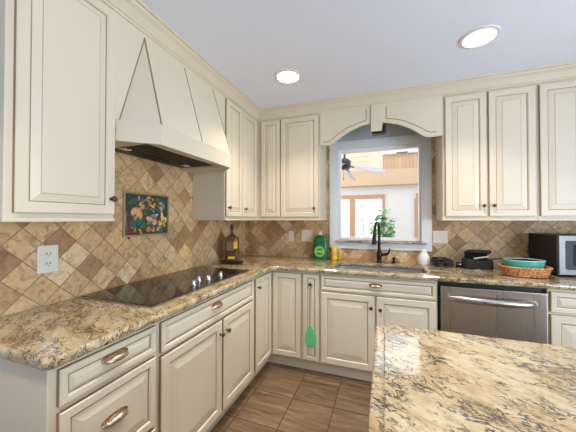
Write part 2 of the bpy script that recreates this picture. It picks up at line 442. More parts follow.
c = thing('wall_cabinet', (.16, -.64, 1.345), 'cream wall cabinet right of the range hood, above the liquor bottle', 'cabinet', 'cream wall cabinets')
MB().box(.0005, UB, -.942, -.0005, 1.345, 2.4555, cream).build('body', c, bevel=.0015)
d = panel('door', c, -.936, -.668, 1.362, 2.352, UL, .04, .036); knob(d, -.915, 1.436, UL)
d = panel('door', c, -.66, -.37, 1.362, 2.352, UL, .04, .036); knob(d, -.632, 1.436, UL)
rail(c, MB().box(.0005, UB + .012, -.942, -.0005, 1.328, 1.345, cream))

c = thing('wall_cabinet', (.66, -.16, 1.345), 'two-door cream wall cabinet in the corner, left of the window', 'cabinet', 'cream wall cabinets')
MB().box(UB + .001, .995, -UB, -.0005, 1.345, 2.4555, cream).build('body', c, bevel=.0015)
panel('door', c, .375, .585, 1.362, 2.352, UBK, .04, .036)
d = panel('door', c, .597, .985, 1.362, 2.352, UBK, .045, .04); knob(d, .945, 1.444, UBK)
rail(c, MB().box(UB + .014, 1.0, -UB - .012, -.0005, 1.328, 1.345, cream))

c = thing('wall_cabinet', (2.35, -.16, 1.345), 'two-door cream wall cabinet just right of the window', 'cabinet', 'cream wall cabinets')
MB().box(2.04, 2.668, -UB, -.0005, 1.345, 2.4555, cream).build('body', c, bevel=.0015)
d = panel('door', c, 2.058, 2.346, 1.362, 2.352, UBK); knob(d, 2.321, 1.446, UBK)
d = panel('door', c, 2.36, 2.655, 1.362, 2.352, UBK); knob(d, 2.388, 1.446, UBK)
rail(c, MB().box(2.034, 2.668, -UB - .012, -.0005, 1.328, 1.345, cream))

c = thing('wall_cabinet', (2.98, -.16, 1.345), 'cream wall cabinet at the right edge, above the microwave', 'cabinet', 'cream wall cabinets')
MB().box(2.669, 3.3, -UB, -.0005, 1.345, 2.4555, cream).build('body', c, bevel=.0015)
panel('door', c, 2.682, 2.975, 1.362, 2.352, UBK); d = panel('door', c, 2.985, 3.285, 1.362, 2.352, UBK); knob(d, 3.01, 1.446, UBK)
rail(c, MB().box(2.669, 3.3, -UB - .012, -.0005, 1.328, 1.345, cream))

# ------------------------------------------------------------------ arched valance with keystone
val = thing('window_valance', (1.52, -.32, 2.02), 'arched cream wooden valance with a keystone over the window', 'valance')
XC = 1.545
AP = [(.9955, 2.054), (1.085, 2.046), (1.104, 2.046), (1.171, 2.092), (1.235, 2.134), (1.299, 2.166), (1.386, 2.198), (1.459, 2.205), (1.52, 2.207), (1.581, 2.204), (1.697, 2.175), (1.797, 2.125), (1.84, 2.094), (1.884, 2.058), (1.925, 2.036), (1.945, 2.036), (2.0395, 2.040)]
def arch(x):             # lower edge of the board
    for (xa, za), (xb, zb) in zip(AP, AP[1:]):
        if xa <= x <= xb:
            return za + (zb - za) * (x - xa) / (xb - xa)
    return 2.04
pts = AP
outl = pts + [(2.0395, 2.4), (.9955, 2.4)]
slab(outl, [], .010, .003, cream, 1, lambda a, b, c: (a, -.324 - c, b)).build('board', val)
MB().prism([(1.468, 2.13), (1.562, 2.13), (1.586, 2.366), (1.474, 2.366)], .330, .352, cream, lambda a, b, d: (a, -d, b)).build('keystone', val, bevel=.003)
GL = ([(1.031, 2.078), (1.091, 2.080), (1.11, 2.092), (1.171, 2.144), (1.215, 2.170), (1.261, 2.193), (1.347, 2.223), (1.427, 2.241), (1.428, 2.345)],
      [(1.599, 2.346), (1.600, 2.236), (1.675, 2.222), (1.73, 2.204), (1.776, 2.182), (1.863, 2.131), (1.925, 2.086), (1.952, 2.076), (1.994, 2.074)])
for line in GL:
    gr = MB()
    for (ax, az), (bx, bz) in zip(line, line[1:]):
        dx, dz = bx - ax, bz - az; l = math.hypot(dx, dz) or 1; nx, nz = -dz / l * .0035, dx / l * .0035
        gr.prism([(ax + nx, az + nz), (bx + nx, bz + nz), (bx - nx, bz - nz), (ax - nx, az - nz)], .3335, .3352, glaze_and_gap, lambda a, b, d: (a, -d, b))
    gr.build('groove_line', val)
vb = MB().box(1.475, 1.597, -.31, -.24, 2.118, 2.20, black_pl)
tag(vb.build('valance_lamp', bevel=.003), 'small dark box lamp tucked behind the valance keystone', 'lamp')

# ------------------------------------------------------------------ range hood
hood = thing('range_hood', (.2, -1.43, 1.725), 'cream wooden range hood with tapered canopy above the cooktop', 'range hood')
HB = 1.727
MB().box(.0085, .328, -1.9135, -.9425, 1.80, 2.4555, cream).build('chimney_panel', hood)
T0, T1 = Vector((.326, -1.739, 2.352)), Vector((.326, -1.111, 2.352))
B0, B1 = Vector((.486, -1.772, 1.832)), Vector((.486, -1.108, 1.832))
L0, L1 = Vector((.326, -1.889, 1.832)), Vector((.326, -.968, 1.832))
can = MB()
can.add([T0, T1, B1, B0, L0, L1], [(0, 1, 2, 3), (0, 3, 4), (1, 5, 2), (4, 3, 2, 5), (0, 4, 5, 1)], cream)
def strip(a, b, wd, nrm, mat=glaze_and_gap):
    a, b, nrm = Vector(a), Vector(b), Vector(nrm).normalized(); t = (b - a).normalized(); s = t.cross(nrm).normalized() * wd
    can.add([a - s + nrm * .0015, a + s + nrm * .0015, b + s + nrm * .0015, b - s + nrm * .0015, a - s - nrm * .004, a + s - nrm * .004, b + s - nrm * .004, b - s - nrm * .004],
            [(0, 1, 2, 3), (7, 6, 5, 4), (0, 4, 5, 1), (1, 5, 6, 2), (2, 6, 7, 3), (3, 7, 4, 0)], mat)
nf = (T1 - T0).cross(B0 - T0); nf = nf if nf.x > 0 else -nf
strip(T0, B0, .0035, nf); strip(T1, B1, .0035, nf); strip((T0 + T1) / 2, (B0 + B1) / 2, .0035, nf)
dx = Vector((.0025, 0, 0)); strip(T0 + dx, L0 + dx, .003, (1, 0, 0)); strip(T1 + dx, L1 + dx, .003, (1, 0, 0))
can.build('canopy', hood)
ap_o = [(.329, -1.909), (.488, -1.776), (.488, -1.108), (.329, -.947)]
ap_i = [(.329, -1.880), (.470, -1.764), (.470, -1.120), (.329, -.976)]
ap = MB()
V = [(x, y, z) for (x, y) in ap_o + ap_i for z in (HB, 1.834)]
F = []
for i in range(3):
    F += [(2 * i, 2 * i + 2, 2 * i + 3, 2 * i + 1), (8 + 2 * i, 8 + 2 * i + 1, 8 + 2 * i + 3, 8 + 2 * i + 2), (2 * i, 8 + 2 * i, 8 + 2 * i + 2, 2 * i + 2), (2 * i + 1, 2 * i + 3, 8 + 2 * i + 3, 8 + 2 * i + 1)]
F += [(0, 1, 9, 8), (6, 14, 15, 7)]
ap.add(V, F, cream); ap.build('apron', hood, bevel=.003)
sof = MB()      # underside board with an opening for the liner
sof.prism([(.009, -1.912), (.328, -1.912), (.469, -1.764), (.469, -1.12), (.328, -.944), (.009, -.944), (.009, -1.10), (.40, -1.10), (.40, -1.78), (.009, -1.78)], HB + .012, HB + .03, cream, lambda a, b, d: (a, b, d))
sof.build('soffit_board', hood)
lin = MB().box(.0095, .40, -1.79, -1.09, HB + .031, HB + .10, steel_d)
for k in range(22): lin.box(.05, .36, -1.76 + k * .03, -1.748 + k * .03, HB + .027, HB + .032, steel_d)
lin.build('liner', hood)
for y in (-1.70, -1.18):
    MB().box(-.022, .022, -.03, .03, 0, .006, hood_lens, at(.13, y, HB + .024)).build('lamp_lens', hood)
MB().box(.386, .398, -1.775, -1.105, HB + .014, HB + .030, chrome).build('grease_rail', hood)

# ------------------------------------------------------------------ base cabinets
FB = .597
BL, BB = mapL(FB), mapB(FB)
CB = .881       # top of the boxes
def toe(parent, *b): MB().box(*b, cream).build('toe_kick', parent)
c = thing('base_cabinet', (.3, -2.11, 0), 'cream drawer cabinet at the near left end of the counter', 'cabinet', 'cream base cabinets')
MB().box(.009, FB, -2.328, -1.9055, .108, CB, cream).build('body', c, bevel=.002)
toe(c, .009, .538, -2.328, -1.9055, 0, .108)
for z0, z1 in ((.745, .862), (.428, .725), (.128, .408)):
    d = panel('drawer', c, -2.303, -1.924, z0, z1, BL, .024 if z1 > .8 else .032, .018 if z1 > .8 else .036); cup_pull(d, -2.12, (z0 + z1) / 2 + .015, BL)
c = thing('base_cabinet', (.3, -1.41, 0), 'wide cream base cabinet below the black cooktop, a drawer over two doors', 'cabinet', 'cream base cabinets')
MB().box(.009, FB, -1.9045, -.9485, .108, CB, cream).build('body', c, bevel=.002)
toe(c, .009, .538, -1.9045, -.9485, 0, .108)
d = panel('drawer', c, -1.893, -.975, .722, .862, BL, .024, .018); cup_pull(d, -1.467, .815, BL)
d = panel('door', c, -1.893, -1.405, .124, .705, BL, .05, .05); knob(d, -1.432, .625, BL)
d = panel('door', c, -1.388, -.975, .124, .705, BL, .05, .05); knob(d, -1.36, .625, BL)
c = thing('base_cabinet', (.3, -.5, 0), 'cream corner base cabinet with two narrow doors meeting at the inside corner', 'cabinet', 'cream base cabinets')
MB().prism([(.009, -.9475), (FB, -.9475), (FB, -FB), (.8955, -FB), (.8955, -.009), (.009, -.009)], .108, CB, cream, lambda a, b, d: (a, b, d)).build('body', c, bevel=.002)
MB().prism([(.009, -.9475), (.538, -.9475), (.538, -.538), (.8955, -.538), (.8955, -.009), (.009, -.009)], 0, .108, cream, lambda a, b, d: (a, b, d)).build('toe_kick', c)
d = panel('door', c, -.93, -.623, .124, .862, BL, .04, .04); knob(d, -.905, .79, BL)
panel('door', c, .623, .888, .124, .862, BB, .045, .045)
c = thing('base_cabinet', (.977, -.3, 0), 'very narrow cream base cabinet with a green fly swatter on its knob', 'cabinet', 'cream base cabinets')
MB().box(.8965, 1.0585, -FB, -.009, .108, CB, cream).build('body', c, bevel=.002)
toe(c, .8965, 1.0585, -.538, -.009, 0, .108)
d = panel('door', c, .91, 1.049, .124, .862, BB, .032, .025); knob(d, .982, .778, BB)
c = thing('base_cabinet', (1.5, -.3, 0), 'cream sink base cabinet with false drawer front and two doors beneath the sink', 'cabinet', 'cream base cabinets')
MB().box(1.0595, 1.9505, -FB, -.579, .108, CB, cream).box(1.0595, 1.08, -.579, -.009, .108, CB, cream).box(1.93, 1.9505, -.579, -.009, .108, CB, cream).box(1.08, 1.93, -.579, -.009, .108, .126, cream).build('body', c, bevel=.002)
toe(c, 1.0595, 1.9505, -.538, -.009, 0, .108)
d = panel('drawer_front', c, 1.07, 1.94, .738, .862, BB, .024, .018); cup_pull(d, 1.512, .808, BB, .048)
d = panel('door', c, 1.07, 1.504, .124, .722, BB, .05, .05); knob(d, 1.477, .632, BB)
d = panel('door', c, 1.518, 1.94, .124, .722, BB, .05, .05); knob(d, 1.546, .626, BB)
c = thing('base_cabinet', (2.93, -.3, 0), 'cream base cabinet right of the dishwasher, a drawer over a door', 'cabinet', 'cream base cabinets')
MB().box(2.598, 3.3, -FB, -.009, .108, CB, cream).build('body', c, bevel=.002)
toe(c, 2.598, 3.3, -.538, -.009, 0, .108)
d = panel('drawer', c, 2.608, 3.04, .728, .862, BB, .03, .022); cup_pull(d, 2.83, .80, BB)
panel('door', c, 2.608, 3.04, .124, .71, BB, .05, .05)
panel('drawer', c, 3.055, 3.29, .728, .862, BB, .03, .022); panel('door', c, 3.055, 3.29, .124, .71, BB, .05, .04)

# ------------------------------------------------------------------ dishwasher
dw = thing('dishwasher', (2.275, -.3, 0), 'stainless steel dishwasher with a bowed bar handle, right of the sink cabinet', 'dishwasher')
MB().box(1.9515, 2.597, -.575, -.02, .0, .879, black_pl).build('body', dw)
MB().box(1.968, 2.590, -.622, -.576, .115, .848, steel).build('door', dw, bevel=.006, seg=3)
hp = []
for k in range(25):
    t = k / 24; x = 2.012 + .51 * t; bow = .062 * (math.sin(PI * t) ** .55) + .004
    hp.append((x, -.622 - bow, .775))
MB().tube(hp, [.014] + [.023] * 23 + [.014], steel, 12).build('handle', dw, smooth=True)

# ------------------------------------------------------------------ countertop, sink, faucet
r = .07
cxx, cyy = .637 + r, -.637 - r
inner = [(cxx + r * math.cos(a), cyy + r * math.sin(a)) for a in [math.radians(180 - 90 * k / 6) for k in range(7)]]
outline = [(.0085, -2.352)] + [(.637 - .02, -2.352), (.637, -2.332)] + inner + [(3.3, -.637), (3.3, -.0085), (.0085, -.0085)]
SX0, SX1, SY0, SY1 = 1.155, 1.90, -.525, -.185
ct = slab(outline, [rrect(SX0, SX1, SY0, SY1, .06)], .0183, .014, gran, 4, at(0, 0, CT - .0183))
tag(ct.build('countertop', origin=(0, 0, 0)), 'L-shaped cream and brown granite countertop along the two walls', 'countertop')
sk = thing('kitchen_sink', (1.54, -.35, .70), 'undermount stainless steel sink bowl below the window', 'sink')
V = []; F = []
rings = [(0.0, .8805), (.012, .8805), (.016, .74), (.04, .715), (.12, .708)]
N = None
for ins, z in rings:
    L = rrect(SX0 - .012 + ins, SX1 + .012 - ins, SY0 - .012 + ins, SY1 + .012 - ins, max(.072 - ins * .3, .03)); N = len(L)
    V += [(x, y, z) for x, y in L]
sink_m = P('sink_steel', srgb(190, 192, 198), .42, .85)
for i in range(len(rings) - 1):
    for j in range(N): F.append((i * N + j, i * N + (j + 1) % N, (i + 1) * N + (j + 1) % N, (i + 1) * N + j))
F.append([(len(rings) - 1) * N + j for j in range(N)])
o = MB().add(V, F, sink_m).build('bowl', sk, smooth=True); m = o.modifiers.new('shell', 'SOLIDIFY'); m.thickness = .0015; m.offset = -1
MB().lathe([(.001, .713), (.03, .712), (.042, .714), (.045, .710)], chrome, at(1.54, -.35, 0), 24).build('drain', sk, smooth=True)

fa = thing('faucet', (1.532, -.085, CT), 'dark bronze pull-down kitchen faucet behind the sink', 'faucet')
F0 = at(1.532, -.085, CT)
MB().lathe([(.030, 0), (.030, .006), (.024, .012), (.022, .03), (.025, .05), (.026, .085), (.021, .10), (.017, .115), (.0145, .13), (.0145, .2)], bronze, F0, 20).build('body', fa, smooth=True)
arc = [(0, 0, .19), (0, 0, .27), (0, 0, .315)]
for k in range(1, 13):
    a = PI * k / 12; arc.append((-.018 * (1 - math.cos(a)), -.072 * (1 - math.cos(a)), .315 + .072 * math.sin(a)))
arc.append((-.037, -.147, .295))
MB().tube([F0(*p) for p in arc], .0125, bronze, 12).build('spout', fa, smooth=True)
hd = [(-.037, -.147, .298), (-.038, -.15, .285), (-.040, -.153, .25), (-.043, -.158, .20), (-.044, -.160, .185)]
MB().tube([F0(*p) for p in hd], [.013, .016, .0175, .021, .019], bronze, 14).build('spray_head', fa, smooth=True)
lv = [(.02, -.005, .075), (.05, -.012, .08), (.075, -.016, .085), (.09, -.018, .105), (.098, -.018, .14)]
MB().tube([F0(*p) for p in lv], [.016, .016, .013, .008, .006], bronze, 10).build('handle', fa, smooth=True)
ds = thing('soap_dispenser', (1.665, -.08, CT), 'small dark bronze dispenser beside the faucet', 'soap dispenser')
MB().lathe([(.02, 0), (.02, .006), (.012, .012), (.011, .034), (.016, .038), (.016, .05), (.006, .055)], bronze, at(1.665, -.08, CT), 16).build('base', ds, smooth=True)
MB().tube([(1.665, -.08, CT + .05), (1.66, -.105, CT + .056), (1.655, -.125, CT + .048)], .006, bronze, 8).build('nozzle', ds, smooth=True)

# ------------------------------------------------------------------ island
isl = thing('island_countertop', (2.5, -2.5, .882), 'island countertop of pale granite with dark flecks, in the right foreground', 'countertop')
im = slab([(1.574, -3.3), (3.6, -3.3), (3.6, -1.708), (1.585, -1.708), (1.574, -1.719)], [], .0075, .0045, gran, 3, at(0, 0, CT - .0075))
i2 = slab([(1.542, -3.3), (3.6, -3.3), (3.6, -1.678), (1.56, -1.678), (1.542, -1.696)], [], .0115, .010, gran, 4, at(0, 0, CT - .0255))
im.add(i2.v, i2.f, gran)
im.build('slab', isl)
ib = thing('kitchen_island', (2.5, -2.5, 0), 'cream island cabinet carrying the foreground granite slab', 'cabinet')
MB().box(1.62, 3.55, -3.25, -1.76, .1, .881, island_paint).build('body', ib, bevel=.002)
MB().box(1.68, 3.5, -3.2, -1.82, 0, .1, island_paint).build('toe_kick', ib)
for y0_, y1_ in ((-3.2, -2.72), (-2.70, -2.22), (-2.20, -1.78)):
    panel('side_panel', ib, y0_, y1_, .13, .86, lambda u, v, d: (1.62 - d, u, v), .05, .05)

# ------------------------------------------------------------------ cooktop
ck = thing('cooktop', (.29, -1.39, CT), 'black glass electric cooktop with a steel rim and four knobs', 'cooktop')
MB().box(.03, .548, -1.885, -.90, CT, CT + .006, steel).build('rim', ck, bevel=.002)
MB().box(.036, .532, -1.876, -.909, CT + .004, CT + .0085, black_gl).build('glass_top', ck, bevel=.0015)
for x, y in ((.462, -1.488), (.425, -1.392), (.462, -1.338), (.467, -1.205)):
    k = MB().lathe([(.021, 0), (.021, .004), (.015, .008), (.014, .026), (.012, .030), (.001, .031)], chrome, at(x, y, CT + .0084), 20)
    k.box(-.0035, .0035, -.014, .014, .026, .036, chrome, at(x, y, CT + .0084))
    k.build('knob', ck, smooth=True)

# ------------------------------------------------------------------ outlets and switch plates
def outlet(u, v, fn, wd, hg, label, kind, mat=white_pl, face='outlet'):
    loc = fn(u, v, 0)
    t = thing('wall_outlet' if face == 'outlet' else 'switch_plate', loc, label, kind)
    MB().prism(rrect(u - wd / 2, u + wd / 2, v - hg / 2, v + hg / 2, .006), 0, .006, mat, fn).build('plate', t, bevel=.002)
    if face == 'outlet':
        for s in (-1, 1):
            sk_ = MB().prism(rrect(u - .017, u + .017, v + s * .024 - .016, v + s * .024 + .016, .012), .006, .009, mat, fn)
            for a in (-.007, .007): sk_.box(u + a - .0016, u + a + .0016, v + s * .024 - .002, v + s * .024 + .009, .0088, .0095, gapm, fn)
            sk_.box(u - .0025, u + .0025, v + s * .024 - .010, v + s * .024 - .006, .0088, .0095, gapm, fn)
            sk_.build('socket', t)
    else:
        for s in ((0,) if face == 'one' else (-.023, .023)):
            rk = MB().prism(rrect(u + s - .008, u + s + .008, v - .018, v + .018, .002), .006, .008, mat, fn)
            rk.box(u + s - .005, u + s + .005, v - .002, v + .012, .008, .014, mat, fn); rk.build('toggle', t)
    return t
TL, TB_ = mapL(.008), mapB(.008)
outlet(-2.013, 1.142, TL, .088, .135, 'white duplex outlet on the tan tile left of the cooktop', 'outlet')
outlet(.593, 1.150, TB_, .06, .115, 'narrow beige switch plate on the tile left of the double plate', 'switch plate', beige_pl, 'one')
outlet(.78, 1.158, TB_, .124, .125, 'double beige switch plate beside the green soap bottle', 'switch plate', beige_pl, 'two')
outlet(2.075, 1.172, TB_, .122, .118, 'double beige switch plate right of the window', 'switch plate', beige_pl, 'two')

# ------------------------------------------------------------------ tile mural
mu = thing('tile_mural', (.008, -1.42, 1.222), 'colourful fruit mural tile framed on the wall above the cooktop', 'mural')
MU0, MU1, MZ0, MZ1 = -1.612, -1.230, 1.222, 1.522
fm = MB()
rope = P('mural_border', srgb(172, 146, 108), .5)
for a, b, c_, d_ in ((MU0, MU1, MZ0, MZ0 + .013), (MU0, MU1, MZ1 - .013, MZ1), (MU0, MU0 + .013, MZ0 + .013, MZ1 - .013), (MU1 - .013, MU1, MZ0 + .013, MZ1 - .013)):
    fm.box(a, b, c_, d_, 0, .012, rope, TL)
fm.build('frame', mu, bevel=.003)
mg = P('mural_ground', srgb(44, 54, 44), .3); tg = NT(mg)
tg.color(tg.ramp(tg.noise(tg.obj(), 26, 4, .6, 1), [(.3, srgb(24, 26, 22)), (.5, srgb(40, 66, 58)), (.62, srgb(70, 62, 40)), (.8, srgb(96, 116, 104))]))
pm = MB().box(MU0 + .0128, MU1 - .0128, MZ0 + .0128, MZ1 - .0128, 0, .005, mg, TL)
cols = {k: P('mural_' + k, srgb(*v), .3) for k, v in dict(peach=(226, 168, 120), orange=(206, 120, 44), gold=(222, 168, 40), yellow=(228, 208, 110), teal=(44, 92, 92), green=(60, 92, 52), grey=(126, 138, 132), white=(220, 216, 196), brown=(96, 54, 38), tan=(184, 150, 96)).items()}
def blob(u, v, ru, rv, ang, col):
    cu_, cv_ = MU0 + .015 + u * .352, MZ0 + .015 + v * .27
    ca, sa = math.cos(ang), math.sin(ang)
    pr = [(1, 0), (.9, .5), (.6, .85), (.05, 1)]
    pm.lathe(pr, cols[col], lambda a, b, c_: TL(cu_ + (a * ru * ca - b * rv * sa), cv_ + (a * ru * sa + b * rv * ca), .0045 + c_ * .005), 14)
r2 = random.Random(5)
for k in range(70):
    blob(r2.uniform(.05, .95), r2.uniform(.06, .94), r2.uniform(.008, .024), r2.uniform(.006, .014), r2.uniform(0, PI), r2.choice(['teal', 'green', 'brown', 'tan', 'grey', 'green', 'brown', 'gold', 'peach', 'teal']))
for b in ((.06, .25, .018, .10, .1, 'brown'), (.13, .12, .03, .05, .6, 'brown'), (.22, .55, .036, .034, 0, 'peach'), (.34, .66, .034, .026, .5, 'tan'), (.31, .50, .022, .034, .2, 'peach'), (.20, .42, .016, .024, 0, 'tan'),
          (.26, .30, .05, .032, .3, 'teal'), (.16, .22, .03, .018, -.4, 'teal'), (.40, .22, .03, .02, 1.0, 'green'), (.62, .72, .034, .013, .8, 'gold'), (.55, .78, .014, .026, .2, 'orange'), (.74, .63, .04, .022, -.3, 'teal'), (.86, .72, .03, .026, 0, 'grey'),
          (.66, .46, .03, .014, -.3, 'grey'), (.72, .50, .012, .008, 0, 'white'), (.55, .38, .035, .02, -.4, 'peach'), (.66, .30, .036, .024, .3, 'peach'), (.57, .22, .03, .012, .1, 'teal'), (.52, .12, .02, .022, 0, 'orange'), (.63, .11, .018, .02, 0, 'tan'),
          (.88, .40, .018, .03, .3, 'yellow'), (.95, .36, .014, .024, -.3, 'yellow'), (.82, .26, .02, .014, .5, 'yellow'), (.92, .22, .018, .016, 0, 'gold'), (.78, .14, .03, .014, .7, 'tan'), (.86, .52, .012, .02, 0, 'yellow'),
          (.26, .86, .06, .016, .1, 'teal'), (.14, .80, .03, .014, .4, 'green'), (.48, .88, .02, .012, .2, 'grey'), (.76, .88, .05, .015, -.1, 'green'), (.52, .94, .018, .012, 0, 'tan'), (.28, .06, .04, .012, 0, 'brown'), (.93, .86, .02, .02, 0, 'teal')):
    blob(*b)
pm.build('picture', mu, smooth=True)

# ------------------------------------------------------------------ recessed ceiling lights
for x, y, lb in ((.876, -.907, 'recessed ceiling light near the corner, left of the window'), (2.13, -.934, 'recessed ceiling light at upper right, in front of the right wall cabinets')):
    t = thing('recessed_light', (x, y, 2.456), lb, 'ceiling light', 'recessed ceiling lights')
    MB().lathe([(.105, 0), (.104, -.006), (.086, -.010), (.082, -.004)], white_pl, at(x, y, 2.4558), 32).build('trim_ring', t, smooth=True)
    MB().lathe([(.081, -.008), (.081, -.0095), (.06, -.0125), (.001, -.0125)], lens_m, at(x, y, 2.4558), 32).build('lens', t, smooth=True)
    lamp('downlight', 'AREA', (x, y, 2.438), 5.0, (1, .88, .76), shape='DISK', size=.15, spread=math.radians(105))

# ------------------------------------------------------------------ items on the counter
# liquor bottle on a dark tray
tx, ty = .19, -.60
tag(MB().lathe([(.095, 0), (.112, .004), (.115, .012), (.110, .013), (.104, .007), (.001, .006)], dk_metal, at(tx, ty, CT), 28, 1.05, .9).build('round_tray', smooth=True), 'low dark brown round tray under the liquor bottle in the corner', 'tray')
lb = thing('liquor_bottle', (tx, ty, CT + .0065), 'dark amber liquor bottle with a yellow tag, in the left corner', 'bottle')
ba = math.radians(20)
def BM(z): return lambda a, b, c_: (tx + a * math.cos(ba) - b * math.sin(ba), ty + a * math.sin(ba) + b * math.cos(ba), CT + .0065 + z + c_)
MB().lathe([(.052, 0), (.06, .006), (.062, .02), (.062, .215), (.058, .238), (.034, .258), (.018, .268), (.0145, .285), (.0145, .325)], amber, BM(0), 32, 1.08, .62, 4).build('glass_body', lb, smooth=True)
MB().lathe([(.05, .006), (.0575, .02), (.0575, .12), (.057, .122)], liquor, BM(0), 32, 1.08, .6, 4).build('liquor', lb, smooth=True)
MB().lathe([(.017, .315), (.0175, .318), (.0175, .362), (.015, .366)], black_pl, BM(0), 20).build('cap', lb, smooth=True)
MB().box(-.045, .012, -.0405, -.039, .115, .20, paper_tan, BM(0)).build('label', lb)
yt = MB().prism([(.022, .135), (.060, .135), (.060, .195), (.041, .235), (.022, .195)], .0405, .0425, yel_tag, lambda a, b, d: BM(0)(a, -d, b))
yt.prism([(.041 + .008 * math.cos(2 * PI * k / 12), .205 + .008 * math.sin(2 * PI * k / 12)) for k in range(12)], .0424, .0428, dk_metal, lambda a, b, d: BM(0)(a, -d, b))
yt.build('tag', lb)
MB().box(-.03, .035, -.0408, -.0395, .035, .06, yel_tag, BM(0)).build('small_label', lb)

# green dish soap
gx, gy = .945, -.085
gs = thing('dish_soap_bottle', (gx, gy, CT), 'green dish soap bottle with white cap, left of the window', 'bottle')
G0 = at(gx, gy, CT)
MB().lathe([(.066, 0), (.074, .008), (.077, .04), (.077, .16), (.071, .205), (.055, .235), (.024, .255), (.018, .258)], green_soap, G0, 28, 1, .5, 2.6).build('body', gs, smooth=True)
MB().lathe([(.02, .256), (.02, .27), (.012, .275), (.009, .292), (.006, .296)], white_pl, G0, 18).build('cap', gs, smooth=True)
lbm = MB().prism([(.055 * math.cos(2 * PI * k / 24), .085 + .058 * math.sin(2 * PI * k / 24)) for k in range(24)], .0375, .040, green_lab, lambda a, b, d: G0(a, -d, b))
lbm.prism([(-.03, .095), (.03, .1), (.03, .118), (-.03, .113)], .0399, .0405, green_lab2, lambda a, b, d: G0(a, -d, b))
lbm.prism([(-.03, .055), (.028, .05), (.028, .068), (-.03, .075)], .0399, .0405, green_lab2, lambda a, b, d: G0(a, -d, b))
lbm.build('label', gs)

# yellow mug
yx, yy = 1.090, -.075
ym = thing('mug', (yx, yy, CT), 'tall yellow mug beside the green soap bottle', 'mug')
Y0 = at(yx, yy, CT)
MB().lathe([(.024, 0), (.028, .004), (.029, .13), (.0275, .134), (.025, .13), (.024, .01), (.001, .008)], yellow, Y0, 24).build('body', ym, smooth=True)
MB().lathe([(.0292, .045), (.0296, .046), (.0296, .095), (.0292, .096)], yellow_b, Y0, 24).build('band', ym, smooth=True)
MB().tube([Y0(.026, 0, .115), Y0(.05, 0, .122), Y0(.062, 0, .11), Y0(.064, 0, .065), Y0(.062, 0, .025), Y0(.048, 0, .014), Y0(.026, 0, .02)], .008, yellow, 10).build('handle', ym, smooth=True)

# white pear-shaped jar
wx, wy = 1.925, -.085
wj = thing('jar', (wx, wy, CT), 'white pear-shaped ceramic jar at the right end of the sink', 'jar')
MB().lathe([(.042, 0), (.05, .005), (.055, .035), (.052, .065), (.040, .092), (.028, .108), (.024, .12)], ceramic, at(wx, wy, CT), 28).build('body', wj, smooth=True)
MB().lathe([(.025, .119), (.026, .126), (.02, .136), (.004, .14)], ceramic, at(wx, wy, CT), 24).build('lid', wj, smooth=True)

# camera with strap
cm = thing('camera', (2.09, -.13, CT), 'small black camera with a tangled strap, between the white jar and the bag', 'camera')
MB().prism(rrect(2.075, 2.155, CT + .0055, CT + .06, .008), .11, .15, black_pl, lambda a, b, d: (a, -d, b)).build('body', cm, bevel=.003)
MB().box(2.095, 2.135, -.145, -.115, CT + .058, CT + .072, black_pl).build('viewfinder', cm, bevel=.003)
lm = MB().lathe([(.026, 0), (.026, .03), (.024, .034), (.024, .05), (.019, .05)], black_pl, lambda a, b, c_: (2.115 + a, -.15 - c_, CT + .032 + b), 24)
lm.lathe([(.0265, .012), (.0268, .013), (.0268, .018), (.0265, .019)], chrome, lambda a, b, c_: (2.115 + a, -.15 - c_, CT + .032 + b), 24)
lm.lathe([(.018, .046), (.001, .05)], black_gl, lambda a, b, c_: (2.115 + a, -.15 - c_, CT + .032 + b), 20)
lm.build('lens', cm, smooth=True)
sp = []
for k in range(110):
    t = k / 109; a = t * 2 * PI * 3.4
    sp.append((2.035 + .05 * math.cos(a) + .022 * math.sin(2.3 * a) + .03 * t, -.145 + .055 * math.sin(a) + .02 * math.cos(1.7 * a), CT + .012 + .058 * abs(math.sin(a * .61 + .5))))
MB().tube(sp, .0085, black_fab, 8).build('strap', cm, smooth=True)
MB().tube([(2.03, -.15, CT + .0705), (2.06, -.16, CT + .074)], .0065, wire_m, 8).build('strap_buckle', cm)
lc = MB().lathe([(.022, 0), (.024, .004), (.024, .042), (.02, .046), (.001, .047)], black_pl, at(2.195, -.15, CT), 24)
lc.lathe([(.0243, .026), (.0247, .027), (.0247, .033), (.0243, .034)], chrome, at(2.195, -.15, CT), 24)
tag(lc.build('lens_cap_tub', smooth=True), 'small black round lens case between the camera and the bag', 'lens case')

# camera bag with open lid
bg = thing('camera_bag', (2.34, -.15, CT), 'black camera bag with its lid half open, right of the camera', 'bag')
MB().prism(rrect(2.225, 2.43, -.222, -.075, .03), CT, CT + .08, black_fab, lambda a, b, d: (a, b, d)).build('body', bg, bevel=.012, seg=3)
def lidf(a, b, c_):
    t = math.radians(14); y = -.085 + (b + .085) * math.cos(t); return (a, y, CT + .108 + c_ - (b + .085) * math.sin(t))
MB().prism(rrect(2.24, 2.42, -.222, -.085, .035), 0, .028, black_fab, lidf).build('lid', bg, bevel=.010, seg=3)
MB().tube([(2.285, -.224, CT + .093), (2.33, -.228, CT + .101), (2.385, -.229, CT + .113)], .005, white_pl, 8).build('strap', bg, smooth=True)
MB().box(2.25, 2.42, -.10, -.078, CT + .08, CT + .115, black_fab).build('hinge', bg, bevel=.006)
for dx, dy, h, nm in ((2.29, -.18, .10, 'grip'), (2.35, -.19, .098, 'grip')):
    MB().lathe([(.018, 0), (.02, .005), (.02, .02), (.014, .024)], black_pl, at(dx, dy, CT + .08), 16).build(nm, bg, smooth=True)
